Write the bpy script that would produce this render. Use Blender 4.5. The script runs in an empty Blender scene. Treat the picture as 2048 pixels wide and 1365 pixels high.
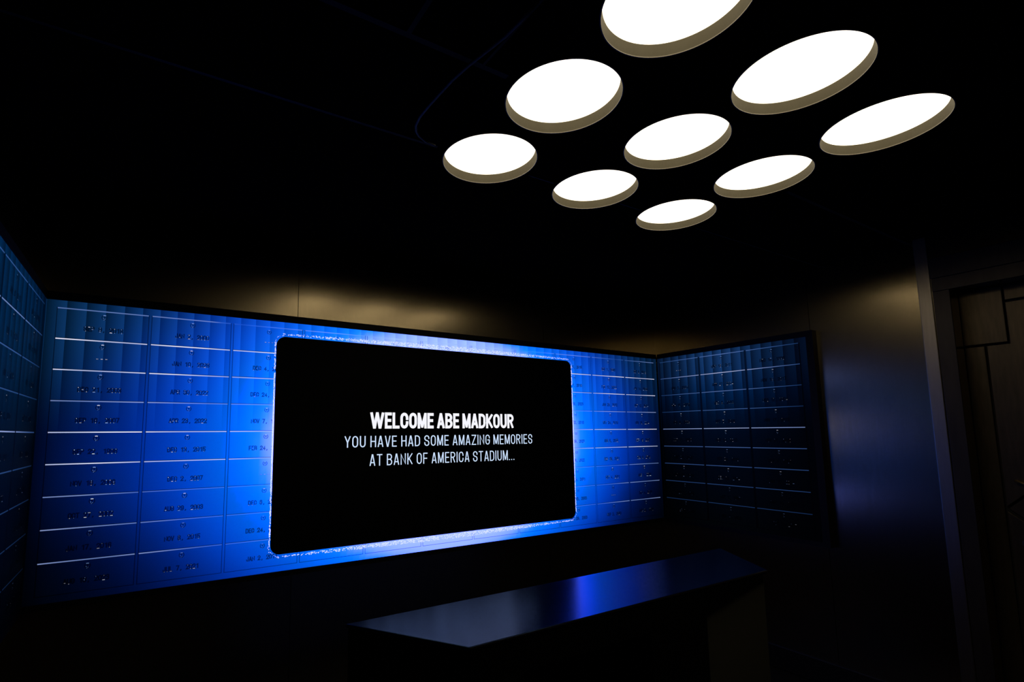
import bpy, bmesh, math, random
from mathutils import Matrix, Vector

# ------------------------------------------------------------------ camera, world, exposure
U = 0.14                      # one "box row" of the video wall, in metres
ZF = 11.45                    # eye height above the floor, in rows
def W(x, y, z): return Vector((x*U, y*U, (z+ZF)*U))

sc = bpy.context.scene
col = sc.collection
cd = bpy.data.cameras.new('camera'); cam = bpy.data.objects.new('camera', cd); col.objects.link(cam)
right = Vector((0.85944887, -0.51114745, -0.00871353))
down = Vector((0.04998889, 0.10099029, -0.99363075))
fwd = Vector((0.50877181, 0.85353925, 0.11234769))
m = Matrix.Identity(4)
for i in range(3):
    m[i][0] = right[i]; m[i][1] = -down[i]; m[i][2] = -fwd[i]
p = W(3.06376796, -20.48425177, 0.0)
for i in range(3): m[i][3] = p[i]
cam.matrix_world = m
cd.sensor_width = 36.0; cd.sensor_fit = 'HORIZONTAL'
cd.lens = 1029.1292/2048*36.0
cd.shift_x = 111.72/2048; cd.shift_y = 68.14/2048
cd.clip_start = 0.02; cd.clip_end = 60
sc.camera = cam

world = bpy.data.worlds.new('world'); sc.world = world; world.use_nodes = True
bg = world.node_tree.nodes['Background']
bg.inputs[0].default_value = (0.3, 0.4, 0.6, 1); bg.inputs[1].default_value = 0.0
sc.view_settings.view_transform = 'Standard'; sc.view_settings.look = 'None'
sc.view_settings.exposure = 0.0; sc.view_settings.gamma = 1.0
sc.view_settings.use_curve_mapping = False

LAMP = 2.7                    # radiance of the round ceiling lights
LED = 1.0                     # brightness of the video wall picture

# ------------------------------------------------------------------ helpers
def srgb(r, g, b):
    f = lambda c: (c/12.92 if c <= 0.04045 else ((c+0.055)/1.055)**2.4)
    return (f(r/255), f(g/255), f(b/255))

def material(name, base=(0.1, 0.1, 0.1), rough=0.5, metal=0.0, spec=0.5, emit=None, strength=0.0):
    mt = bpy.data.materials.new(name); mt.use_nodes = True
    b = mt.node_tree.nodes['Principled BSDF']
    b.inputs['Base Color'].default_value = (*base, 1); b.inputs['Roughness'].default_value = rough
    b.inputs['Metallic'].default_value = metal; b.inputs['Specular IOR Level'].default_value = spec
    if emit:
        b.inputs['Emission Color'].default_value = (*emit, 1); b.inputs['Emission Strength'].default_value = strength
    return mt

def add_noise(mt, scale=(8, 8, 8), detail=4, bump=0.1, dist=0.01, c0=None, c1=None, rough=None, coord='Object'):
    nt = mt.node_tree; b = nt.nodes['Principled BSDF']
    tc = nt.nodes.new('ShaderNodeTexCoord'); mp = nt.nodes.new('ShaderNodeMapping'); nz = nt.nodes.new('ShaderNodeTexNoise')
    mp.inputs['Scale'].default_value = scale; nz.inputs['Scale'].default_value = 1.0; nz.inputs['Detail'].default_value = detail
    nt.links.new(tc.outputs[coord], mp.inputs[0]); nt.links.new(mp.outputs[0], nz.inputs['Vector'])
    if c0:
        cr = nt.nodes.new('ShaderNodeValToRGB'); cr.color_ramp.elements[0].position = 0.3; cr.color_ramp.elements[1].position = 0.7
        cr.color_ramp.elements[0].color = (*c0, 1); cr.color_ramp.elements[1].color = (*c1, 1)
        nt.links.new(nz.outputs[0], cr.inputs[0]); nt.links.new(cr.outputs[0], b.inputs['Base Color'])
    if rough:
        mr = nt.nodes.new('ShaderNodeMapRange'); mr.inputs['To Min'].default_value = rough[0]; mr.inputs['To Max'].default_value = rough[1]
        nt.links.new(nz.outputs[0], mr.inputs[0]); nt.links.new(mr.outputs[0], b.inputs['Roughness'])
    if bump:
        bp = nt.nodes.new('ShaderNodeBump'); bp.inputs['Strength'].default_value = bump; bp.inputs['Distance'].default_value = dist
        nt.links.new(nz.outputs[0], bp.inputs['Height']); nt.links.new(bp.outputs[0], b.inputs['Normal'])
    return mt

def empty(name, loc, rotz=0.0, parent=None):
    o = bpy.data.objects.new(name, None); col.objects.link(o)
    o.location = loc; o.rotation_euler = (0, 0, rotz); o.empty_display_size = 0.1
    if parent: o.parent = parent
    return o

def tag(o, label=None, cat=None, group=None, kind=None):
    if label: o['label'] = label
    if cat: o['category'] = cat
    if group: o['group'] = group
    if kind: o['kind'] = kind
    return o

def link(name, bm, mats, parent=None, loc=None, smooth=False):
    me = bpy.data.meshes.new(name)
    if not isinstance(mats, (list, tuple)): mats = [mats]
    for mt in mats: me.materials.append(mt)
    if smooth:
        for f in bm.faces: f.smooth = True
    bm.normal_update(); bm.to_mesh(me); bm.free()
    o = bpy.data.objects.new(name, me); col.objects.link(o)
    if parent: o.parent = parent
    if loc is not None: o.location = loc
    return o

def box(bm, a, b, mi=0):
    x0, y0, z0 = [min(a[i], b[i]) for i in range(3)]; x1, y1, z1 = [max(a[i], b[i]) for i in range(3)]
    v = [bm.verts.new(c) for c in ((x0,y0,z0),(x1,y0,z0),(x1,y1,z0),(x0,y1,z0),(x0,y0,z1),(x1,y0,z1),(x1,y1,z1),(x0,y1,z1))]
    for q in ((3,2,1,0),(4,5,6,7),(0,1,5,4),(1,2,6,5),(2,3,7,6),(3,0,4,7)):
        f = bm.faces.new([v[i] for i in q]); f.material_index = mi

def bevel(bm, w, seg=2):
    bmesh.ops.bevel(bm, geom=list(bm.edges), offset=w, segments=seg, profile=0.5, affect='EDGES', clamp_overlap=True)

def prism(bm, poly, off):
    """closed polygon (list of Vectors) pushed along off"""
    a = [bm.verts.new(q) for q in poly]; b = [bm.verts.new(Vector(q)+off) for q in poly]
    n = len(poly)
    bm.faces.new(a); bm.faces.new(list(reversed(b)))
    for i in range(n): bm.faces.new((a[i], b[i], b[(i+1) % n], a[(i+1) % n]))
    bmesh.ops.recalc_face_normals(bm, faces=list(bm.faces))

def tube(bm, pts, r, seg=8):
    rings = []
    for i, q in enumerate(pts):
        t = (pts[min(i+1, len(pts)-1)]-pts[max(i-1, 0)]).normalized()
        n = t.orthogonal().normalized() if not rings else (n-t*n.dot(t)).normalized()
        bn = t.cross(n)
        rings.append([bm.verts.new(q+n*(r*math.cos(2*math.pi*k/seg))+bn*(r*math.sin(2*math.pi*k/seg))) for k in range(seg)])
    for a, b in zip(rings, rings[1:]):
        for k in range(seg): bm.faces.new((a[k], a[(k+1) % seg], b[(k+1) % seg], b[k]))
    bm.faces.new(list(reversed(rings[0]))); bm.faces.new(rings[-1])

# ------------------------------------------------------------------ materials
def brushed(name, c0, c1, rough, aniso):
    """bronze-toned metal laminate, brushed upright: reflections run sideways along the wall"""
    mt = material(name, c0, rough, 1.0)
    nt = mt.node_tree; b = nt.nodes['Principled BSDF']
    add_noise(mt, scale=(110, 110, 8), detail=5, bump=0.06, dist=0.002, c0=c0, c1=c1)
    b.inputs['Roughness'].default_value = rough; b.inputs['Anisotropic'].default_value = aniso
    tg = nt.nodes.new('ShaderNodeTangent'); tg.direction_type = 'RADIAL'; tg.axis = 'Z'
    nt.links.new(tg.outputs[0], b.inputs['Tangent'])
    return mt
M = {
    'wall': brushed('bronze_wall_panel', (0.45, 0.37, 0.22), (0.53, 0.43, 0.26), 0.24, 0.68),
    'seam': material('dark_joint', (0.01, 0.009, 0.008), 0.7),
    'ceiling': add_noise(material('black_mesh_ceiling', (0.012, 0.012, 0.013), 0.9, spec=0.0), (180, 180, 180), 1, 0.5, 0.003, (0.0015, 0.0015, 0.0015), (0.005, 0.005, 0.005)),
    'grid': material('black_ceiling_grid', (0.008, 0.008, 0.008), 0.6, spec=0.1),
    'floor': add_noise(material('dark_floor', (0.012, 0.011, 0.010), 0.7, spec=0.2), (60, 60, 60), 3, 0.2, 0.003, (0.004, 0.004, 0.0035), (0.008, 0.0075, 0.0065)),
    'backwall': material('dark_paint', (0.01, 0.01, 0.01), 0.8, spec=0.2),
    'base': material('black_baseboard', (0.008, 0.008, 0.008), 0.5, spec=0.3),
    'bezel': material('matte_black_bezel', (0.004, 0.004, 0.005), 0.55, spec=0.2),
    'rim': add_noise(material('lamp_rim_paint', (0.034, 0.028, 0.016), 0.7, spec=0.1), (14, 14, 14), 3, 0.05, 0.002, (0.09, 0.081, 0.056), (0.10, 0.091, 0.064)),
    'lip': material('lamp_lip_paint', (0.17, 0.15, 0.11), 0.5, spec=0.3),
    'lamp': material('lamp_diffuser', (0.8, 0.8, 0.8), 0.5, emit=(1.0, 0.86, 0.62), strength=LAMP),
    'trim': brushed('satin_trim', (0.45, 0.39, 0.29), (0.5, 0.44, 0.33), 0.36, 0.3),
    'frame': add_noise(material('dark_bronze_frame', (0.06, 0.05, 0.04), 0.4, 0.7), (30, 30, 6), 3, 0.05, 0.002, (0.05, 0.042, 0.033), (0.07, 0.058, 0.045)),
    'door': add_noise(material('dark_bronze_door', (0.06, 0.05, 0.035), 0.35, 0.8), (60, 60, 8), 4, 0.08, 0.002, (0.09, 0.07, 0.045), (0.13, 0.10, 0.065)),
    'brass': material('brass', (0.9, 0.62, 0.22), 0.38, 1.0),
    'top': add_noise(material('dark_satin_metal_top', (0.3, 0.3, 0.32), 0.2, 1.0), (5, 90, 5), 4, 0.03, 0.002, (0.025, 0.075, 0.24), (0.03, 0.086, 0.28), (0.18, 0.23)),  # blue of the screen's reflected glow is tinted into the metal's base colour
    'topedge': material('bright_metal_edge', (0.6, 0.55, 0.5), 0.25, 1.0),
    'tableblack': material('black_table_paint', (0.003, 0.003, 0.003), 0.7, spec=0.1),
    'tablepanel': material('brown_table_panel', (0.10, 0.095, 0.07), 0.6, spec=0.3),
    'cable': material('black_cable', (0.03, 0.03, 0.035), 0.5),
}

def led_material():
    """every pixel of the screens: the picture is stored per face corner, the panel itself is matte black"""
    mt = material('led_picture', (0.0, 0.0, 0.0), 0.6, spec=0.1)
    nt = mt.node_tree; b = nt.nodes['Principled BSDF']
    at = nt.nodes.new('ShaderNodeAttribute'); at.attribute_name = 'picture'
    nt.links.new(at.outputs['Color'], b.inputs['Emission Color']); b.inputs['Emission Strength'].default_value = LED
    return mt
M['led'] = led_material()

# ------------------------------------------------------------------ room shell
XR, XL, YF, YB = 29.9, -0.38, 0.38, -27.0
ZC, ZFL = 7.78, -ZF
TH = 0.8
def struct(name, bm, mats, parent=None):
    o = link(name, bm, mats, parent)
    if not parent: o['kind'] = 'structure'
    return o

def panelled(bm, axis, fixed, out, seams, a0, a1, z0, z1):
    """wall of tall panels: axis 'x' or 'y' runs along the wall, seams = positions of the joints"""
    g = 0.012; e = [a0]+seams+[a1]
    for i in range(len(e)-1):
        s = e[i]+(g if i else 0); t = e[i+1]-(g if i < len(e)-2 else 0)
        if axis == 'x': box(bm, W(s, fixed, z0), W(t, fixed+out*0.12, z1), 0)
        else: box(bm, W(fixed, s, z0), W(fixed+out*0.12, t, z1), 0)
    if axis == 'x': box(bm, W(a0, fixed+out*0.12, z0), W(a1, fixed+out*TH, z1), 1)
    else: box(bm, W(fixed+out*0.12, a0, z0), W(fixed+out*TH, a1, z1), 1)

bm = bmesh.new(); panelled(bm, 'x', YF, 1, [8.05, 20.96], XL-TH, XR+TH, ZFL, ZC); struct('wall_front', bm, [M['wall'], M['seam']])
bm = bmesh.new(); panelled(bm, 'y', XL, -1, [-18.0, -8.4], YB, YF, ZFL, ZC); struct('wall_left', bm, [M['wall'], M['seam']])
DO0, DO1, DH = -13.46, -17.6, 5.47          # door opening, edges and head
bm = bmesh.new()
panelled(bm, 'y', XR, 1, [-8.4], -12.95, YF, ZFL, ZC)
box(bm, W(XR, DO0, ZFL), W(XR+TH, -12.95, ZC), 0)
box(bm, W(XR, DO1, DH), W(XR+TH, DO0, ZC), 0)
box(bm, W(XR, YB, ZFL), W(XR+TH, DO1, ZC), 0)
struct('wall_right', bm, [M['wall'], M['seam']])
bm = bmesh.new(); box(bm, W(XL-TH, YB-TH, ZFL), W(XR+2*TH, YB, ZC)); struct('wall_back', bm, M['backwall'])
bm = bmesh.new(); box(bm, W(XL-TH, YB-TH, ZFL-0.6), W(XR+3*TH, YF+TH, ZFL)); struct('floor', bm, M['floor'])

# lights: nine round recesses in the ceiling
LR, LD = 1.3512, 0.24
LIGHTS = [(11.083, -9.017), (15.072, -9.17), (19.076, -9.214), (11.043, -12.106), (14.983, -12.242), (18.985, -12.356), (10.974, -15.203), (15.049, -15.325), (18.963, -15.428)]
bm = bmesh.new()
xs = [8.98, 13.04, 17.03, 20.97]; ys = [-7.48, -10.68, -13.79, -16.93]
N = 96
def hole(cx, cy, x0, x1, y0, y1):
    lo, hi = [], []
    for k in range(N):
        a = 2*math.pi*k/N; c, s = math.cos(a), math.sin(a)
        tx = ((x1-cx)/c if c > 1e-9 else (x0-cx)/c if c < -1e-9 else 1e9); ty = ((y1-cy)/s if s > 1e-9 else (y0-cy)/s if s < -1e-9 else 1e9)
        t = min(tx, ty)
        lo.append(bm.verts.new(W(cx+LR*c, cy+LR*s, ZC))); hi.append(bm.verts.new(W(cx+t*c, cy+t*s, ZC)))
    for k in range(N):
        j = (k+1) % N; bm.faces.new((lo[k], lo[j], hi[j], hi[k]))
    for sx, sy in ((x0, y0), (x1, y0), (x1, y1), (x0, y1)):      # close the corners of the cell
        a = math.atan2(sy-cy, sx-cx) % (2*math.pi); k = int(a/(2*math.pi)*N) % N
        if (hi[k].co-hi[(k+1) % N].co).length > 1e-6: bm.faces.new((hi[k], hi[(k+1) % N], bm.verts.new(W(sx, sy, ZC))))
for n, (lx, ly) in enumerate(LIGHTS):
    i, j = n % 3, n//3
    hole(lx, ly, xs[i], xs[i+1], ys[j+1], ys[j])
X0, X1, Y0, Y1 = XL-TH, XR+3*TH, YB-TH, YF+TH
for a, b in (((X0, Y0), (X1, ys[3])), ((X0, ys[0]), (X1, Y1)), ((X0, ys[3]), (xs[0], ys[0])), ((xs[3], ys[3]), (X1, ys[0]))):
    bm.faces.new([bm.verts.new(W(x, y, ZC)) for x, y in ((a[0], a[1]), (b[0], a[1]), (b[0], b[1]), (a[0], b[1]))])
box(bm, W(X0, Y0, ZC+0.9), W(X1, Y1, ZC+1.3))
for f in bm.faces: f.normal_update()
ceiling = struct('ceiling', bm, M['ceiling'])
# thin black strips of the ceiling grid, left clear of the lights
def strip(name, a, b):
    bm = bmesh.new(); box(bm, a, b); o = link(name, bm, M['grid'], ceiling); return o
strip('grid_strip', W(XL, -12.02, ZC), W(9.44, -12.15, ZC-0.03))
strip('grid_strip', W(XL, -8.84, ZC), W(9.44, -8.93, ZC-0.03))
strip('grid_strip', W(XL, -15.34, ZC), W(9.33, -15.45, ZC-0.03))
strip('grid_strip', W(12.6, -8.87, ZC), W(13.59, -8.92, ZC-0.03))
strip('grid_strip', W(16.53, -8.9, ZC), W(17.61, -8.94, ZC-0.03))
strip('grid_strip', W(20.74, -8.87, ZC), W(XR, -8.92, ZC-0.03))
strip('grid_strip', W(20.62, -12.2, ZC), W(XR, -12.32, ZC-0.03))
strip('grid_strip', W(6.98, -12.15, ZC), W(7.08, YB, ZC-0.03))
strip('grid_strip', W(8.75, -12.15, ZC), W(8.81, YB, ZC-0.03))

# baseboards
def board(name, a, b):
    bm = bmesh.new(); box(bm, a, b); bevel(bm, 0.006); return struct(name, bm, M['base'])
board('baseboard_front', W(XL+0.06, YF, ZFL), W(XR-0.06, YF-0.1, ZFL+1.08))
board('baseboard_left', W(XL, YB, ZFL), W(XL+0.1, YF-0.1, ZFL+1.08))
board('baseboard_right', W(XR, -12.5, ZFL), W(XR-0.1, YF-0.1, ZFL+1.08))

# door in the right wall with its casing
bm = bmesh.new(); box(bm, W(XR, -12.51, ZFL), W(XR-0.06, -12.93, ZC)); bevel(bm, 0.003); struct('trim_1', bm, M['trim'])
bm = bmesh.new(); box(bm, W(XR, -12.95, ZFL), W(XR-0.04, DO0, DH)); bevel(bm, 0.002); struct('trim_2', bm, M['frame'])
bm = bmesh.new(); box(bm, W(XR, -12.95, DH), W(XR-0.05, DO1-0.5, 6.0)); bevel(bm, 0.002); struct('trim_3', bm, M['frame'])
bm = bmesh.new(); box(bm, W(XR, -12.95, 6.0), W(XR-0.12, DO1-0.5, 6.81)); bevel(bm, 0.002); struct('trim_4', bm, M['frame'])
bm = bmesh.new(); box(bm, W(XR, DO1, ZFL), W(XR-0.04, DO1-0.5, DH)); bevel(bm, 0.002); struct('trim_5', bm, M['frame'])
XD = 31.05
bm = bmesh.new()
box(bm, W(XD, DO0+0.1, ZFL), W(XD+0.4, DO1-0.1, DH+0.25))
box(bm, W(XR+TH, DO0+0.12, ZFL), W(XD+0.4, DO0+0.02, DH+0.25)); box(bm, W(XR+TH, DO0, DH+0.02), W(XD+0.4, DO1, DH+0.25)); box(bm, W(XR+TH, DO1-0.02, ZFL), W(XD+0.4, DO1-0.12, DH+0.25))
door = struct('door_1', bm, M['seam'])
def dpanel(name, poly, t, mt=None):
    bm = bmesh.new(); prism(bm, [W(XD, y, z) for y, z in poly], Vector((-t*U, 0, 0))); bevel(bm, 0.0025)
    return link(name, bm, mt or M['door'], door)
def rect(y0, y1, z0, z1): return [(y0, z0), (y1, z0), (y1, z1), (y0, z1)]
dpanel('square_plate', rect(-13.39, -14.66, 3.27, 5.43), 0.17)
dpanel('stile', rect(-13.39, -14.0, ZFL+0.1, 3.2), 0.10)
dpanel('top_panel', rect(-14.70, DO1+0.05, 4.88, 5.43), 0.12)
dpanel('upper_panel', [(-14.70, 4.80), (DO1+0.05, 4.80), (DO1+0.05, 0.45), (-14.06, -2.93), (-14.06, 3.2), (-14.70, 3.2)], 0.13)
dpanel('wedge_panel', [(-14.10, -3.0), (DO1+0.05, 0.30), (DO1+0.05, -5.9)], 0.08)
dpanel('lower_panel', [(-14.06, -3.08), (DO1+0.05, -6.0), (DO1+0.05, ZFL+0.1), (-14.06, ZFL+0.1)], 0.12)
bm = bmesh.new(); tube(bm, [W(30.75, -14.40, -1.93), W(30.72, -14.9, -2.14), W(30.72, -15.4, -2.34)], 0.045*U, 12)
h = link('pull_bar', bm, M['brass'], door, smooth=True); h['label'] = 'brass pull bar across the door'
bm = bmesh.new(); tube(bm, [W(XD, -14.95, -2.16), W(30.72, -14.95, -2.16)], 0.04*U, 10); link('bar_mount', bm, M['brass'], door)
bm = bmesh.new(); tube(bm, [W(XD-0.05, -14.47, -4.2), W(XD-0.2, -14.47, -4.2)], 0.12*U, 16); link('lock_cylinder', bm, M['topedge'], door)

# ------------------------------------------------------------------ ceiling lights
proto = None
POS = {(0, 0): 'left end of the row nearest the screen', (1, 0): 'middle of the row nearest the screen', (2, 0): 'right end of the row nearest the screen',
       (0, 1): 'left end of the middle row', (1, 1): 'centre of the grid of nine, with four neighbours', (2, 1): 'right end of the middle row',
       (0, 2): 'left end of the row furthest from the screen', (1, 2): 'middle of the row furthest from the screen', (2, 2): 'right end of the row furthest from the screen'}
def make_light():
    r = empty('recessed_ceiling_light', (0, 0, 0))
    bm = bmesh.new(); n = 96; zs = [(1.0, 0.0, 1), (1.0, 0.0, 0), (0.988, LD, 0)]
    ro, ri = LR*U, LR*U*0.966
    def ring(rad, z): return [bm.verts.new((rad*math.cos(2*math.pi*k/n), rad*math.sin(2*math.pi*k/n), z)) for k in range(n)]
    a, b, c, d = ring(ro*1.004, -0.0015), ring(ro*0.994, -0.0025), ring(ri, LD*U+0.006), ring(ro*1.004, LD*U+0.006)
    for s, t in ((a, b), (b, c), (c, d), (d, a)):
        for k in range(n): bm.faces.new((s[k], s[(k+1) % n], t[(k+1) % n], t[k]))
    bmesh.ops.recalc_face_normals(bm, faces=list(bm.faces))
    link('rim', bm, M['rim'], r)
    bm = bmesh.new(); a, b, c, d = ring(ro*1.008, -0.004), ring(ro*0.99, -0.004), ring(ro*0.994, 0.0), ring(ro*1.008, 0.0)
    for s, t in ((a, b), (b, c), (c, d), (d, a)):
        for k in range(n): bm.faces.new((s[k], s[(k+1) % n], t[(k+1) % n], t[k]))
    bmesh.ops.recalc_face_normals(bm, faces=list(bm.faces))
    link('lip', bm, M['lip'], r)
    bm = bmesh.new(); a, b = ring(ri*0.998, LD*U), ring(ri*0.998, LD*U+0.005)
    bm.faces.new(list(reversed(a))); bm.faces.new(b)
    for k in range(n): bm.faces.new((a[k], a[(k+1) % n], b[(k+1) % n], b[k]))
    link('diffuser', bm, M['lamp'], r)
    return r
def copy_tree(o, parent=None):
    c = o.copy(); col.objects.link(c)
    if parent: c.parent = parent
    for ch in list(o.children): copy_tree(ch, c)
    return c
proto = make_light(); first = True
for n, (lx, ly) in enumerate(LIGHTS):
    o = proto if n == 0 else copy_tree(proto)
    o.location = W(lx, ly, ZC)
    tag(o, 'round glowing recessed ceiling light, '+POS[(n % 3, n//3)], 'ceiling light', 'round ceiling lights in a grid of nine')

# cable hanging along the ceiling
bm = bmesh.new()
cp = [(8.67, -14.05), (8.67, -13.52), (8.64, -13.09), (8.56, -12.66), (8.45, -12.09), (8.38, -11.51), (8.36, -10.94), (8.35, -10.47), (8.36, -9.98), (8.43, -9.62), (8.55, -9.4), (8.7, -9.25), (8.97, -9.11), (9.27, -9.07)]
tube(bm, [W(x, y, ZC-0.12) for x, y in cp], 0.035*U, 8)
tag(link('cable', bm, M['cable'], smooth=True), 'thin black cable looping along the ceiling to the leftmost round light', 'cable')

# ------------------------------------------------------------------ lettering: condensed capitals drawn as strokes
def arc(cx, cy, rx, ry, a0, a1, n=8):
    return [(cx+rx*math.cos(math.radians(a0+(a1-a0)*k/n)), cy+ry*math.sin(math.radians(a0+(a1-a0)*k/n))) for k in range(n+1)]
def glyph(ch, w, sw=0.1):
    d = sw*(0.24 if sw < 0.15 else 0.08)
    eh = 0.76 if sw > 0.15 else 0.85
    r = w/2; ry = min(0.36, r*1.5)
    O = arc(r, 1-ry, r, ry, 180, 0)+arc(r, ry, r, ry, 0, -180)
    O = [O+[O[0]]]
    if ch in 'O0': return w, O
    if ch == 'A': return w, [[(0, 0), (r-d, 1), (r+d, 1), (w, 0)], [(w*0.2, 0.26), (w*0.8, 0.26)]]
    if ch == 'B': return w, [[(0, 0), (0, 1), (w*0.45, 1)]+arc(w*0.45, 0.76, w*0.5, 0.24, 90, -90)+[(0, 0.52)], [(w*0.45, 0.52)]+arc(w*0.5, 0.26, w*0.5, 0.26, 90, -90)+[(0, 0)]]
    if ch == 'C': return w, [[(w, 0.66)]+arc(r, 1-ry, r, ry, 0, 180)+arc(r, ry, r, ry, 180, 360)+[(w, 0.34)]]
    if ch == 'D': return w, [[(0, 0), (0, 1), (w*0.4, 1)]+arc(w*0.4, 1-ry, w*0.6, ry, 90, 0)+arc(w*0.4, ry, w*0.6, ry, 0, -90)+[(0, 0)]]
    if ch == 'E': return w*eh, [[(w*eh, 1), (0, 1), (0, 0), (w*eh, 0)], [(0, 0.51), (w*(eh-0.1), 0.51)]]
    if ch == 'F': return w*0.85, [[(w*0.85, 1), (0, 1), (0, 0)], [(0, 0.49), (w*0.75, 0.49)]]
    if ch == 'G': return w, [[(w, 0.68)]+arc(r, 1-ry, r, ry, 0, 180)+arc(r, ry, r, ry, 180, 360)+[(w, 0.46), (w*0.55, 0.46)]]
    if ch == 'H': return w, [[(0, 0), (0, 1)], [(w, 0), (w, 1)], [(0, 0.51), (w, 0.51)]]
    if ch == 'I': return 0.0, [[(0, 0), (0, 1)]]
    if ch == 'J': return w*0.8, [[(w*0.8, 1)]+arc(w*0.4, ry, w*0.4, ry, 0, -180)+[(0, 0.34)]]
    if ch == 'K': return w, [[(0, 0), (0, 1)], [(w, 1), (0, 0.36)], [(w*0.3, 0.55), (w, 0)]]
    if ch == 'L': return w*0.8, [[(0, 1), (0, 0), (w*0.8, 0)]]
    if ch == 'M': return w*1.24, [[(0, 0), (0, 1), (d, 1), (w*0.62-d*0.5, 0.06), (w*0.62+d*0.5, 0.06), (w*1.24-d, 1), (w*1.24, 1), (w*1.24, 0)]]
    if ch == 'N': return w, [[(0, 0), (0, 1), (w, 0), (w, 1)]]
    if ch == 'P': return w, [[(0, 0), (0, 1), (w*0.45, 1)]+arc(w*0.5, 0.74, w*0.5, 0.26, 90, -90)+[(0, 0.48)]]
    if ch == 'R': return w, [[(0, 0), (0, 1), (w*0.45, 1)]+arc(w*0.5, 0.75, w*0.5, 0.25, 90, -90)+[(0, 0.5)], [(w*0.5, 0.5), (w*0.93, 0)]]
    if ch == 'S': return w, [[(w, 0.72)]+arc(r, 0.77, r, 0.23, 10, 180)+arc(r, 0.76, r, 0.25, 190, 250, 4)+arc(r, 0.24, r, 0.26, 70, 0, 4)+arc(r, 0.23, r, 0.23, 0, -170)+[(0, 0.28)]]
    if ch == 'T': return w, [[(0, 1), (w, 1)], [(r, 1), (r, 0)]]
    if ch == 'U': return w, [[(0, 1)]+arc(r, ry, r, ry, 180, 360)+[(w, 1)]]
    if ch == 'V': return w, [[(0, 1), (r-d, 0), (r+d, 0), (w, 1)]]
    if ch == 'W': return w*1.9, [[(0, 1), (w*0.48-d, 0), (w*0.48+d, 0), (w*0.95-d, 1), (w*0.95+d, 1), (w*1.42-d, 0), (w*1.42+d, 0), (w*1.9, 1)]]
    if ch == 'Y': return w, [[(0, 1), (r, 0.42), (w, 1)], [(r, 0.42), (r, 0)]]
    if ch == 'Z': return w, [[(0, 1), (w, 1), (0, 0), (w, 0)]]
    if ch == '1': return w*0.5, [[(0, 0.8), (w*0.5, 1), (w*0.5, 0)]]
    if ch == '2': return w, [[(0, 0.72)]+arc(r, 0.74, r, 0.26, 170, -30)+[(0, 0), (w, 0)]]
    if ch == '3': return w, [[(0, 0.75)]+arc(r, 0.76, r*0.95, 0.24, 165, -90), arc(r, 0.26, r, 0.26, 90, -165)]
    if ch == '4': return w, [[(w*0.75, 0), (w*0.75, 1), (0, 0.28), (w, 0.28)]]
    if ch == '5': return w, [[(w, 1), (0.05*w, 1), (0, 0.5)]+arc(r, 0.3, r, 0.3, 110, -160)]
    if ch == '6': return w, [[(w, 0.8)]+arc(r, 1-ry, r, ry, 20, 180)+arc(r, 0.3, r, 0.3, 180, 540, 14)]
    if ch == '7': return w, [[(0, 1), (w, 1), (w*0.35, 0)]]
    if ch == '8': return w, [arc(r, 0.76, r*0.92, 0.24, 90, 450, 14), arc(r, 0.26, r, 0.26, 90, 450, 14)]
    if ch == '9': return w, [[(0, 0.2)]+arc(r, ry, r, ry, 200, 360)+arc(r, 0.7, r, 0.3, 0, 360, 14)]
    if ch == '.': return 0.0, [[(0, 0), (0, 0.02)]]
    if ch == ',': return 0.06, [[(0.06, 0.04), (0, -0.14)]]
    return w*0.5, []
def ribbon(pts, hw):
    """quads of a stroke of half width hw with mitred joins and square ends"""
    pts = [Vector((a, b)) for i, (a, b) in enumerate(pts) if i == 0 or (Vector((a, b))-Vector(pts[i-1])).length > 1e-5]
    closed = len(pts) > 3 and (pts[0]-pts[-1]).length < 1e-4
    if closed: pts = pts[:-1]
    n = len(pts); out = []
    def nrm(a, b): d = (b-a).normalized(); return Vector((-d.y, d.x))
    L, R = [], []
    for i in range(n):
        if closed: n0, n1 = nrm(pts[i-1], pts[i]), nrm(pts[i], pts[(i+1) % n])
        else:
            n0 = nrm(pts[i-1], pts[i]) if i else nrm(pts[0], pts[1]); n1 = nrm(pts[i], pts[i+1]) if i < n-1 else n0
        mm = (n0+n1)
        mm = n0.copy() if mm.length < 0.2 else mm.normalized()
        k = hw/max(0.35, mm.dot(n0)); q = pts[i].copy()
        if not closed and i == 0: q -= (pts[1]-pts[0]).normalized()*hw
        if not closed and i == n-1: q += (pts[-1]-pts[-2]).normalized()*hw
        L.append(q+mm*k); R.append(q-mm*k)
    for i in range(n if closed else n-1):
        j = (i+1) % n; out.append((R[i], R[j], L[j], L[i]))
    return out
def text_quads(txt, cap, width, stroke, gap, space, mono=None):
    """list of quads and list of (x0,x1,y) horizontal stroke undersides for a line starting at x=0; all in the unit of cap"""
    x = 0.0; quads = []; bars = []
    sw = stroke/cap
    for ch in txt:
        if ch == ' ':
            x += mono if mono else space*cap; continue
        w, strokes = glyph(ch, width, sw)
        adv = (w+sw+gap)*cap if ch not in '.' else (sw+gap*1.2)*cap
        ox = x+stroke/2
        if mono: ox = x+(mono-w*cap)/2; adv = mono
        for s in strokes:
            P2 = [(ox+a*cap, (sw/2+b*(1-sw))*cap) for a, b in s]
            for q in ribbon(P2, stroke/2):
                quads.append([Vector((v.x, min(max(v.y, -0.2*cap if ch == ',' else 0.0), cap))) for v in q])
            for (ax, ay), (bx, by) in zip(P2, P2[1:]):
                if abs(bx-ax) > 2.2*abs(by-ay): bars.append((min(ax, bx), max(ax, bx), (ay+by)/2-stroke/2))
        x += adv
    return quads, bars, x

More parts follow.
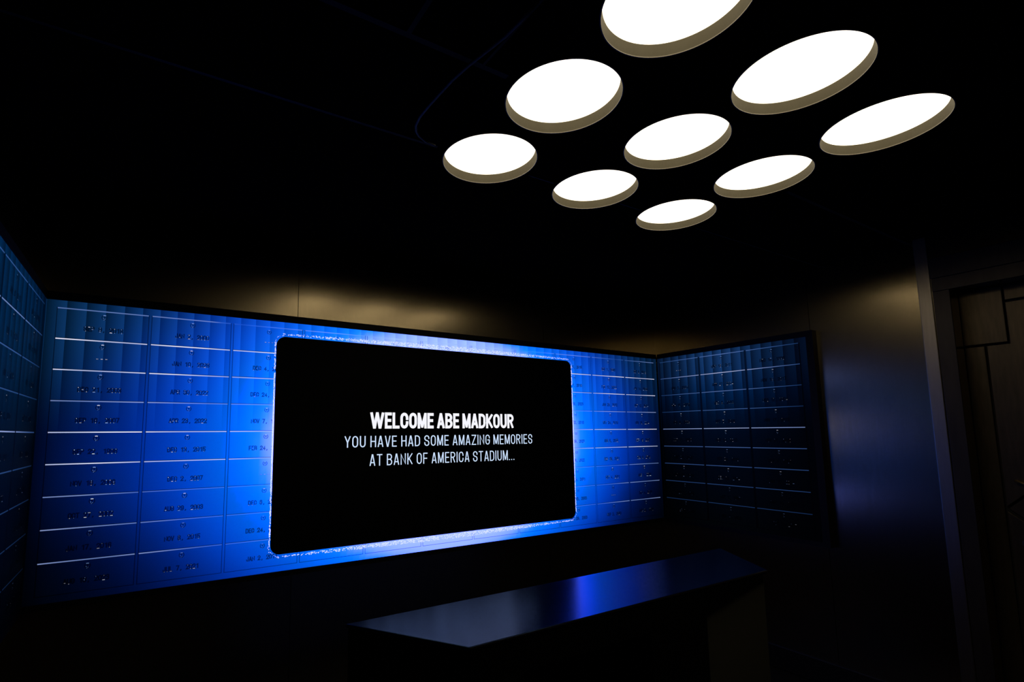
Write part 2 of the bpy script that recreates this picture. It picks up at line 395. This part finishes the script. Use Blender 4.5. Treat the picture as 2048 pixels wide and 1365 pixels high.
# ------------------------------------------------------------------ the video wall: what its screens show
LUT = [(0.80, (180, 202, 255)), (0.98, (150, 182, 255)), (1.03, (112, 158, 255)), (1.07, (25, 133, 255)), (1.13, (0, 117, 253)), (1.2, (0, 101, 240)), (1.37, (0, 72, 210)),
       (1.5, (0, 53, 175)), (1.62, (0, 38, 135)), (1.74, (0, 26, 98)), (1.86, (0, 15, 60)), (2.0, (0, 7, 30)), (2.15, (0, 3, 13)), (2.5, (0, 2, 6)), (9, (0, 1, 3))]
def lut(e, k):
    for (a, ca), (b, cb) in zip(LUT, LUT[1:]):
        if e <= b:
            t = max(0.0, (e-a)/(b-a)); c = srgb(*[ca[i]+(cb[i]-ca[i])*t for i in range(3)])
            return (c[0], c[1], c[2]*(1+k*sstep(1.25, 0.97, e)))     # the blue diodes run far brighter than the rest
    return srgb(0, 1, 3)
def sstep(a, b, x): t = min(1, max(0, (x-a)/(b-a))); return t*t*(3-2*t)
P, G, BX0, Z0 = 2.6335, 0.1129, 0.3613, 4.1516
BAND, B0 = 0.5267, 0.60
def tab(t, x):
    for (a, va), (b, vb) in zip(t, t[1:]):
        if x <= b: return va+(vb-va)*max(0.0, (x-a)/(b-a))
    return t[-1][1]
def front_color(u, z, uc=None):
    s = ((u if uc is None else uc)-B0)/BAND; s = s-math.floor(s)
    if uc is not None: s = (u-B0)/BAND-math.floor((uc-B0)/BAND)
    e = math.hypot((u-14.81)/7.65, (z+0.3)/4.9)
    k = 4.0 if u < 7.2 else 2.8 if u > 22.4 else 0.8 if z > 3.5 else 2.2
    c = lut(e, k); f = sstep(-0.3, 3.6, z)*(1-0.45*sstep(1.15, 0.9, e))*(1-0.5*sstep(26, 29.4, u))
    add = (0.0006+0.003*s, 0.008+0.023*s, 0.022+0.085*s)
    k = (1+(s-0.5)*0.28*sstep(-0.5, 2.5, z))*(0.5+0.5*sstep(0.0, 0.7, u))*(1-0.4*sstep(-1, -4, z)*sstep(1.35, 1.8, e))
    return tuple(c[i]*k+add[i]*f for i in range(3))
def side_color(rows, colp, phase):
    def f(a, z, ac=None):
        s = ((a if ac is None else ac)-phase)/BAND; s = s-math.floor(s)
        if ac is not None: s = (a-phase)/BAND-math.floor((ac-phase)/BAND)
        zz = (Z0-z)
        base = srgb(*[tab([(r, c[i]) for r, c in rows], zz) for i in range(3)])
        amp = 1.0*sstep(5.0, 1.0, zz)
        k = tab(colp, a)*(1+(s-0.5)*1.25*amp)
        return tuple(v*k for v in base)
    return f
right_color = side_color([(0, (14, 42, 82)), (1, (10, 38, 78)), (2.2, (0, 24, 58)), (3.4, (0, 12, 34)), (4.4, (0, 6, 20)), (6, (0, 3, 10)), (9, (1, 2, 3))],
                         [(0, 0.3), (1.0, 0.55), (2.6, 1.0), (4, 1.15), (5.3, 0.9), (6.5, 0.5), (7.6, 0.26), (8.0, 0.16), (8.4, 0.12)], 2.56)
left_color = side_color([(0, (0, 32, 68)), (2, (0, 28, 58)), (3, (0, 22, 46)), (4.5, (0, 9, 22)), (6, (0, 3, 10)), (9, (0, 1, 3))],
                        [(0, 0.25), (1.5, 0.6), (3, 0.9), (9, 1.0)], 0.3)

class Picture:
    """collects flat coloured pieces at a small depth in front of the screen; a = along the wall, z = height"""
    def __init__(s): s.bm = bmesh.new(); s.lay = s.bm.loops.layers.float_color.new('picture')
    def quad(s, pts, cols, d):
        f = s.bm.faces.new([s.bm.verts.new((q[0]*U, -d, q[1]*U)) for q in pts])
        for l, c in zip(f.loops, cols): l[s.lay] = (*c, 1.0)
    def rect(s, a0, a1, z0, z1, c, d): s.quad([(a0, z0), (a1, z0), (a1, z1), (a0, z1)], [c]*4 if not callable(c) else [c(a0, z0), c(a1, z0), c(a1, z1), c(a0, z1)], d)
    def field(s, a0, a1, z0, z1, fn, phase, d, du=0.27, dz=0.34):
        cuts = {a0, a1}; k = math.ceil((a0-phase)/BAND)
        while phase+k*BAND < a1:
            if phase+k*BAND > a0+1e-4: cuts.add(phase+k*BAND)
            k += 1
        cuts = sorted(cuts); full = []
        for x, y in zip(cuts, cuts[1:]):
            n = max(1, math.ceil((y-x)/du)); full += [x+(y-x)*i/n for i in range(n)]
        full.append(a1); nz = max(1, math.ceil((z1-z0)/dz)); zs = [z0+(z1-z0)*i/nz for i in range(nz+1)]
        for x, y in zip(full, full[1:]):
            mid = (x+y)/2
            for p0, p1 in zip(zs, zs[1:]):
                s.quad([(x, p0), (y, p0), (y, p1), (x, p1)], [fn(x, p0, mid), fn(y, p0, mid), fn(y, p1, mid), fn(x, p1, mid)], d)
    def done(s, name, parent): return link(name, s.bm, M['led'], parent)

def mul(c, k): return tuple(min(v, 1.2)*k for v in c)
def mix(a, b, t): return tuple(x+(y-x)*t for x, y in zip(a, b))
WHITE = srgb(232, 232, 255)
BLUEW = srgb(150, 185, 255)
BLUE2 = srgb(70, 130, 225)

def deposit_box(parent, fn, phase, a0, a1, zt, k, date, lineb, lw, glint, rnd, flip=False):
    """one picture of a locker box: face, lit top edge, dark joints, round lock, date"""
    zb = zt-1.0
    pf = Picture()
    pf.field(a0, a1, zb+0.012, zt, fn, phase, 0.0006)
    n = 8; lwid = 0.034
    for i in range(n):
        x, y = a0+(a1-a0)*i/n, a0+(a1-a0)*(i+1)/n
        cs = []
        for q in (x, y):
            base = fn(q, zt-0.02); b = lineb(q); cs.append(mix(mul(base, 1.2), mix(BLUE2, WHITE, min(1, b*b*1.05)), min(1.0, b)*0.96))
        pf.quad([(x, zt-lwid), (y, zt-lwid), (y, zt), (x, zt)], [cs[0], cs[1], cs[1], cs[0]], 0.0010)
    def dark(q, z): return mul(fn(q, z), 0.28)
    e = 0.056 if flip else 0.022
    for z_0, z_1 in ((zb, zb+0.5), (zb+0.5, zt)):
        pf.quad([(a0-e, z_0), (a0, z_0), (a0, z_1), (a0-e, z_1)], [dark(a0, z_0), dark(a0, z_0), dark(a0, z_1), dark(a0, z_1)], 0.0010)
        pf.quad([(a1, z_0), (a1+e, z_0), (a1+e, z_1), (a1, z_1)], [dark(a1, z_0), dark(a1, z_0), dark(a1, z_1), dark(a1, z_1)], 0.0010)
    for i in range(n):
        x, y = a0+(a1-a0)*i/n, a0+(a1-a0)*(i+1)/n
        pf.quad([(x, zb), (y, zb), (y, zb+0.02), (x, zb+0.02)], [dark(x, zb), dark(y, zb), dark(y, zb), dark(x, zb)], 0.0010)
    face = pf.done('deposit_box', parent)
    cx = (a0+a1)/2; cz = zt-0.215
    bgc = fn(cx, cz); hl = mix(bgc, BLUEW, 0.55*glint); hl2 = mix(bgc, WHITE, 0.75*glint)
    pl = Picture(); r0, r1 = 0.060, 0.086
    for i in range(24):
        t0, t1 = 2*math.pi*i/24, 2*math.pi*(i+1)/24; mid = math.degrees((t0+t1)/2)
        up = 55 < mid < 125
        c = hl2 if up and k in (1, 3, 6, 4) else hl if up else mul(bgc, 0.30)
        pl.quad([(cx+r0*math.cos(t0), cz+r0*math.sin(t0)), (cx+r1*math.cos(t0), cz+r1*math.sin(t0)), (cx+r1*math.cos(t1), cz+r1*math.sin(t1)), (cx+r0*math.cos(t1), cz+r0*math.sin(t1))], [c]*4, 0.0012)
    for i in range(12):
        t0, t1 = 2*math.pi*i/12, 2*math.pi*(i+1)/12
        pl.quad([(cx, cz+0.018), (cx, cz+0.018), (cx+0.026*math.cos(t0), cz+0.018+0.026*math.sin(t0)), (cx+0.026*math.cos(t1), cz+0.018+0.026*math.sin(t1))][1:], [mul(bgc, 0.3)]*3, 0.0012)
    pl.rect(cx-0.010, cx+0.012, cz-0.035, cz+0.01, mul(bgc, 0.3), 0.0013)
    for dx, dz, w in ((-0.03, -0.028, 0.022), (0.018, -0.052, 0.020), (-0.012, -0.078, 0.02)):
        pl.rect(cx+dx-w/2, cx+dx+w/2, cz+dz-0.008, cz+dz+0.008, mix(bgc, BLUEW, rnd.uniform(0.2, 0.8)*glint), 0.0014)
    pl.done('round_lock', face)
    if date:
        pd = Picture(); by = zt-0.72
        if date == '...':
            for i in (-1, 0, 1):
                xx = cx+i*0.125
                pd.rect(xx-0.038, xx+0.038, by+0.085, by+0.115, mul(fn(xx, by), 0.22), 0.0012)
                pd.rect(xx-0.03, xx+0.03, by+0.092, by+0.112, mix(fn(xx, by), WHITE, rnd.uniform(0.3, 0.9)*glint), 0.0014)
        else:
            cap = 0.172; mono = 0.1
            quads, bars, wd = text_quads(date, cap, 0.40, 0.034, 0.1, 0.5, mono)
            ox = cx-wd/2
            for q in quads:
                pts = [(ox+v.x, by+v.y) for v in q]
                pd.quad(pts, [mul(fn(a, z), 0.26) for a, z in pts], 0.0012)
            for x0, x1, y in bars:
                if x1-x0 < 0.008: continue
                low = y < 0.03; pr = 0.75 if low else 0.35
                if rnd.random() < pr*glint+0.1:
                    c = mix(fn(ox+x0, by+y), WHITE if rnd.random() < 0.5 else BLUEW, rnd.uniform(0.25, 0.95)*glint)
                    pd.rect(ox+x0, ox+x1, by+y-0.004, by+y+0.016, c, 0.0014)
        pd.done('date_lettering', face)
    return face

def bezel(parent, a0, a1, zb, zt, depth, left=True, right_=True, rt=0.3):
    """black frame round a screen, its back on the wall"""
    bm = bmesh.new()
    box(bm, Vector((a0*U, -0.001, zt*U)), Vector((a1*U, depth*U, (zt+0.28)*U)))
    box(bm, Vector((a0*U, -0.001, zb*U)), Vector((a1*U, depth*U, (zb-0.2)*U)))
    if left: box(bm, Vector((a0*U, -0.001, zb*U)), Vector(((a0+rt)*U, depth*U, zt*U)))
    if right_: box(bm, Vector((a1*U, -0.001, zb*U)), Vector(((a1-rt)*U, depth*U, zt*U)))
    box(bm, Vector((a0*U+0.002, 0.012, zb*U)), Vector((a1*U-0.002, depth*U-0.001, zt*U)))
    return link('bezel', bm, M['bezel'], parent)

rnd = random.Random(7)
ZT, ZB = 4.385, -5.06
WU0, WU1, WZ0, WZ1 = 7.167, 22.46, -4.45, 3.81

# ---- front screen
front = empty('led_video_screen', W(0, 0, 0))
tag(front, 'wide front video wall glowing blue with locker boxes around a black welcome window', 'screen', 'video screens on three walls', 'thing')
bezel(front, 0.0, 29.5, ZB, ZT, 0.38, False, False)
pb = Picture(); pb.field(0.06, 29.46, ZB, ZT, front_color, B0, 0.0, 0.27, 0.3); pb.done('display_panel', front)
DATES = {0: ['SEP 9, 2018', '...', 'DEC 21, 2003', 'SEP 16, 2007', 'SEP 22, 1996', 'NOV 16, 2008', 'OCT 27, 2002', 'JAN 17, 2016', 'AUG 18, 2023'],
         1: ['JAN 2, 2000', 'JAN 10, 2026', 'APR 30, 2022', 'APR 23, 2022', 'DEC 13, 2015', 'DEC 2, 2007', 'AUG 29, 2003', 'NOV 8, 2015', 'JUL 7, 2021'],
         2: ['...', 'DEC 4, 2005', 'DEC 24, 2011', 'NOV 7, 1999', 'FEB 24, 2024', '...', 'DEC 8, 2013', 'DEC 24, 2016', 'JAN 2, 2011'],
         8: ['JAN 11, 2015', 'SEP 7, 2018', 'AUG 18, 2023', 'NOV 12, 2018', 'NOV 19, 2022', 'AUG 8, 2022', 'SEP 5, 2021', 'NOV 23, 2003', 'SEP 29, 2003'],
         9: ['SEP 1, 1996', 'FEB 12, 2022', 'JUN 23, 2022', 'OCT 24, 2010', 'AUG 5, 2022', 'SEP 30, 2021', 'OCT 4, 2021', '...', 'SEP 2, 2000'],
         10: ['OCT 9, 2018', 'JAN 14, 2006', 'SEP 12, 2004', 'NOV 15, 2004', 'SEP 13, 2007', 'DEC 8, 2013', 'AUG 1, 2022', 'DEC 4, 2016', 'AUG 24, 2018']}
LB = [0.42, 1.0, 0.95, 0.62, 1.0, 0.92, 0.55, 0.60, 0.60]
for c in range(11):
    for k in range(9):
        if 3 <= c <= 7 and 1 <= k <= 7: continue
        a0 = BX0+c*P; a1 = a0+P-G; zt = Z0-k
        e = math.hypot(((a0+a1)/2-14.81)/7.65, (zt-0.5+0.3)/4.9)
        def lineb(q, k=k, zt=zt):
            b = LB[k]; e = math.hypot((q-14.81)/7.65, (zt+0.3)/4.9)
            if k == 0: return b*(0.25+0.9*abs(math.sin(q*0.47+0.35))) if q > 5 else b+0.1*q/5
            if k >= 6: b *= 1-0.45*sstep(1.75, 1.35, e)
            if 1 < k < 6: b *= 1-0.25*sstep(1.5, 1.1, e)
            return b*(0.9+0.1*math.sin(q*1.7+k))
        gl = 0.35+0.55*sstep(1.15, 1.75, e)
        if k >= 7: gl *= 0.45
        deposit_box(front, front_color, B0, a0, a1, zt, k, DATES.get(c, [None]*9)[k], lineb, 0.03, gl, rnd)

# ---- the black message window, its sparkling border and its text
pw = Picture(); R_ = 0.36; pts = []
for cx, cz, s in ((WU1-R_, WZ1-R_, 0), (WU0+R_, WZ1-R_, 90), (WU0+R_, WZ0+R_, 180), (WU1-R_, WZ0+R_, 270)):
    pts += [(cx+R_*math.cos(math.radians(s+a)), cz+R_*math.sin(math.radians(s+a))) for a in range(0, 91, 6)]
f = pw.bm.faces.new([pw.bm.verts.new((q[0]*U, -0.002, q[1]*U)) for q in pts])
for l in f.loops: l[pw.lay] = (0.0, 0.0, 0.0, 1)
window = pw.done('message_window', front)
window['label'] = 'black rounded window with the welcome message'
pg = Picture(); SP = (0.85, 0.9, 3.5)
def spark(a, z, w, h, b): pg.rect(a-w/2, a+w/2, z-h/2, z+h/2, mix(front_color(a, z), SP, b), 0.0018)
for i in range(1900):                      # thick in the middle of the long sides, thin towards the corners
    a = rnd.uniform(WU0+0.25, WU1-0.2); d = 1-abs(a-14.8)/7.6
    if rnd.random() > 0.25+1.1*d: continue
    th = 0.05+0.16*d
    for top in (True, False):
        off = rnd.uniform(0.02, 0.02+th)+0.05*(1-d)
        z = WZ1+off if top else WZ0-off
        spark(a+rnd.uniform(-0.02, 0.02), z, rnd.uniform(0.02, 0.05), rnd.uniform(0.012, 0.03), rnd.uniform(0.6, 1.0))
for i in range(420):
    z = rnd.uniform(WZ0+0.3, WZ1-0.25); d = 1-abs(z+0.3)/4.2
    if rnd.random() > 0.45+0.9*d: continue
    spark(WU0-rnd.uniform(0.015, 0.05), z, 0.03, rnd.uniform(0.025, 0.07), rnd.uniform(0.5, 1.0))
    spark(WU1+rnd.uniform(0.015, 0.05), z, 0.035, rnd.uniform(0.025, 0.07), rnd.uniform(0.5, 1.0))
for s0, cx, cz in ((0, WU1-R_, WZ1-R_), (90, WU0+R_, WZ1-R_), (180, WU0+R_, WZ0+R_), (270, WU1-R_, WZ0+R_)):
    for a in range(4, 90, 9):
        t = math.radians(s0+a+rnd.uniform(-3, 3)); rr = R_+rnd.uniform(0.05, 0.11)
        spark(cx+rr*math.cos(t), cz+rr*math.sin(t), 0.03, 0.025, rnd.uniform(0.2, 0.8))
nz = 24
for i in range(nz):                        # continuous bright edge at mid height, left and right
    z0 = -2.2+4.4*i/nz; z1 = z0+4.4/nz; b0, b1 = [0.95*(1-abs(z)/2.3) for z in (z0, z1)]
    for s, x in ((-1, WU0), (1, WU1)):
        c0, c1 = mix(front_color(x, z0), SP, max(0, b0)), mix(front_color(x, z1), SP, max(0, b1))
        x0, x1 = sorted((x, x+s*0.06)); pg.quad([(x0, z0), (x1, z0), (x1, z1), (x0, z1)], [c0, c0, c1, c1], 0.0016)
sp = pg.done('sparkle_border', front); sp['kind'] = 'stuff'
def message(name, txt, x0, x1, zb, cap, width, stroke, gap, space, color):
    q, b, wd = text_quads(txt, cap, width, stroke, gap, space)
    k = (x1-x0)/(wd-gap*cap); pm = Picture()
    for f in q: pm.quad([(x0+v.x*k, zb+v.y) for v in f], [color]*4, 0.003)
    return pm.done(name, window)
message('headline_text', 'WELCOME ABE MADKOUR', 11.05, 18.54, 0.22, 0.69, 0.40, 0.128, 0.05, 0.22, srgb(246, 246, 255))
message('message_line', 'YOU HAVE HAD SOME AMAZING MEMORIES', 9.95, 19.68, -0.55, 0.468, 0.38, 0.044, 0.14, 0.26, srgb(205, 226, 255))
message('message_line', 'AT BANK OF AMERICA STADIUM...', 11.04, 18.55, -1.325, 0.478, 0.38, 0.044, 0.14, 0.26, srgb(205, 226, 255))

# ---- side screens (local x runs along the wall, local -y faces the room)
right_wall = empty('led_video_screen', W(29.525, 0, 0), -math.pi/2)
tag(right_wall, 'dim right-hand video wall of dark blue locker boxes, three columns wide', 'screen', 'video screens on three walls', 'thing')
bezel(right_wall, 0.05, 8.65, ZB, ZT, 0.372, False, True)
pb = Picture(); pb.field(0.05, 8.35, ZB, ZT, right_color, 2.56, 0.0); pb.done('display_panel', right_wall)
RD = [['...', 'NOV 8, 2003', 'SEP 15, 2002', 'NOV 9, 2008', 'OCT 11, 2009', 'SEP 21, 2025', 'OCT 12, 2014', 'DEC 1, 2002', 'SEP 6, 2003'],
      ['SEP 18, 2011', 'APR 27, 2024', 'DEC 8, 2008', 'OCT 5, 2008', 'NOV 18, 2012', 'OCT 24, 2010', 'DEC 22, 2024', 'OCT 1, 1995', 'SEP 3, 2000'],
      ['DEC 15, 1996', 'NOV 13, 2017', 'DEC 12, 2004', 'NOV 17, 2013', 'NOV 27, 2016', 'NOV 5, 2006', 'JAN 12, 2014', 'SEP 14, 2014', 'OCT 2, 2005']]
RB = [0.42, 0.78, 0.42, 0.32, 0.72, 0.34, 0.26, 0.19, 0.12]
LBs = [0.26, 0.50, 0.26, 0.20, 0.62, 0.20, 0.14, 0.10, 0.06]
for c in range(3):
    for k in range(9):
        a0 = 0.2257+c*P; a1 = a0+P-G
        def lineb(q, k=k): return RB[k]*tab([(0, 0.3), (2, 0.75), (4, 1.0), (5.5, 0.85), (7, 0.5), (8.2, 0.25)] if k < 4 else [(0, 0.75), (4, 1), (8.2, 0.7)], q)
        deposit_box(right_wall, right_color, 2.56, a0, a1, Z0-k, k, RD[c][k], lineb, 0.03, [0.45, 0.55, 0.38][c]*(1 if k < 5 else 0.6 if k < 7 else 0.25), rnd, True)
left_wall = empty('led_video_screen', W(0.07, 0, 0), math.pi/2)
tag(left_wall, 'dim left-hand video wall of dark blue locker boxes at the edge of the photo', 'screen', 'video screens on three walls', 'thing')
def left_c(a, z, ac=None): return left_color(-a, z, None if ac is None else -ac)
bezel(left_wall, -8.65, -0.05, ZB, ZT, 0.44, True, False)
pb = Picture(); pb.field(-8.35, -0.05, ZB, ZT, left_c, -0.3, 0.0); pb.done('display_panel', left_wall)
LDT = [['SEP 24, 2006', 'DEC 20, 2009', 'NOV 14, 2004', 'OCT 31, 2010', 'DEC 5, 1999', 'JAN 3, 2010', 'OCT 6, 2013', 'NOV 1, 2020', 'SEP 8, 2002'],
       ['JAN 20, 2012', 'DEC 18, 2022', 'NOV 2, 2025', 'SEP 12, 2010', 'AUG 20, 2011', 'NOV 3, 2002', 'OCT 8, 2017', 'DEC 9, 2001', 'SEP 4, 2005'],
       ['DEC 16, 2007', 'OCT 3, 2021', 'SEP 25, 2016', 'NOV 10, 2013', 'JAN 6, 2002', 'OCT 9, 2022', 'DEC 3, 2000', 'AUG 12, 2005', 'SEP 17, 2017']]
for c in range(3):
    for k in range(9):
        b0 = 0.3727+c*P; b1 = b0+P-G
        def lineb(q, k=k): return LBs[k]*tab([(0, 0.2), (2.6, 0.8), (4, 1.0), (9, 1.0)], -q)
        deposit_box(left_wall, left_c, -0.3, -b1, -b0, Z0-k, k, LDT[c][k], lineb, 0.03, 0.22 if k < 6 else 0.08, rnd, True)

# ------------------------------------------------------------------ table in the middle of the room
TZ, TF, TBK = -4.5, -10.757, -8.076
A, B_, T_, BR = (7.344, TBK), (9.114, TF), (20.55, TF), (22.25, TBK)
table = empty('display_table', W(14.8, -9.4, ZFL))
tag(table, 'long dark table with slanted ends and a glossy top reflecting the blue screen', 'table')
o0 = table.location
def L(x, y, z): return W(x, y, z)-o0
def tpart(name, poly, off, mt, bev=0.0):
    bm = bmesh.new(); prism(bm, poly, off)
    if bev: bevel(bm, bev)
    return link(name, bm, mt, table)
UP = Vector((0, 0, 0.012))
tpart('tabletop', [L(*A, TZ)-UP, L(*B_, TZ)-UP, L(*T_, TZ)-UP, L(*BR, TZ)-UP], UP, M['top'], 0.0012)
e = tpart('edge_strip', [L(B_[0]+0.02, TF, TZ-0.055), L(T_[0], TF, TZ-0.055), L(T_[0], TF, TZ-0.012), L(B_[0]+0.02, TF, TZ-0.012)], Vector((0, -0.0015, 0)), M['topedge'])
e['label'] = 'thin bright metal edge along the front'
zt = TZ-0.09
FY = TF+0.0
tpart('front_panel', [L(9.16, FY, zt), L(9.16, FY, ZFL), L(10.55, FY, ZFL), L(10.55, FY, -5.32), L(14.83, FY, -5.32), L(14.83, FY, ZFL), L(17.25, FY, ZFL), L(17.25, FY, -5.09), L(20.5, FY, zt)], Vector((0, 0.014, 0)), M['tableblack'])
tpart('side_panel', [L(9.13, TF+0.05, zt), L(7.40, TBK, zt), L(7.40, TBK, ZFL), L(9.13, TF+0.05, ZFL)], Vector((0.012, 0.006, 0)), M['tableblack'])
s = tpart('side_panel', [L(17.22, TF+0.16, zt-0.02), L(20.52, TF+0.13, zt-0.02), L(20.52, TF+0.13, ZFL), L(17.22, TF+0.16, ZFL)], Vector((0, 0.014, 0)), M['tablepanel'])
s['label'] = 'brown panel under the right end'
tpart('back_panel', [L(7.5, TBK-0.12, zt), L(22.0, TBK-0.12, zt), L(22.0, TBK-0.12, ZFL), L(7.5, TBK-0.12, ZFL)], Vector((0, 0.012, 0)), M['tablepanel'])
tpart('side_panel', [L(20.62, TF+0.25, zt), L(22.05, TBK-0.3, zt), L(22.05, TBK-0.3, ZFL), L(20.62, TF+0.25, ZFL)], Vector((-0.012, 0.006, 0)), M['tableblack'])
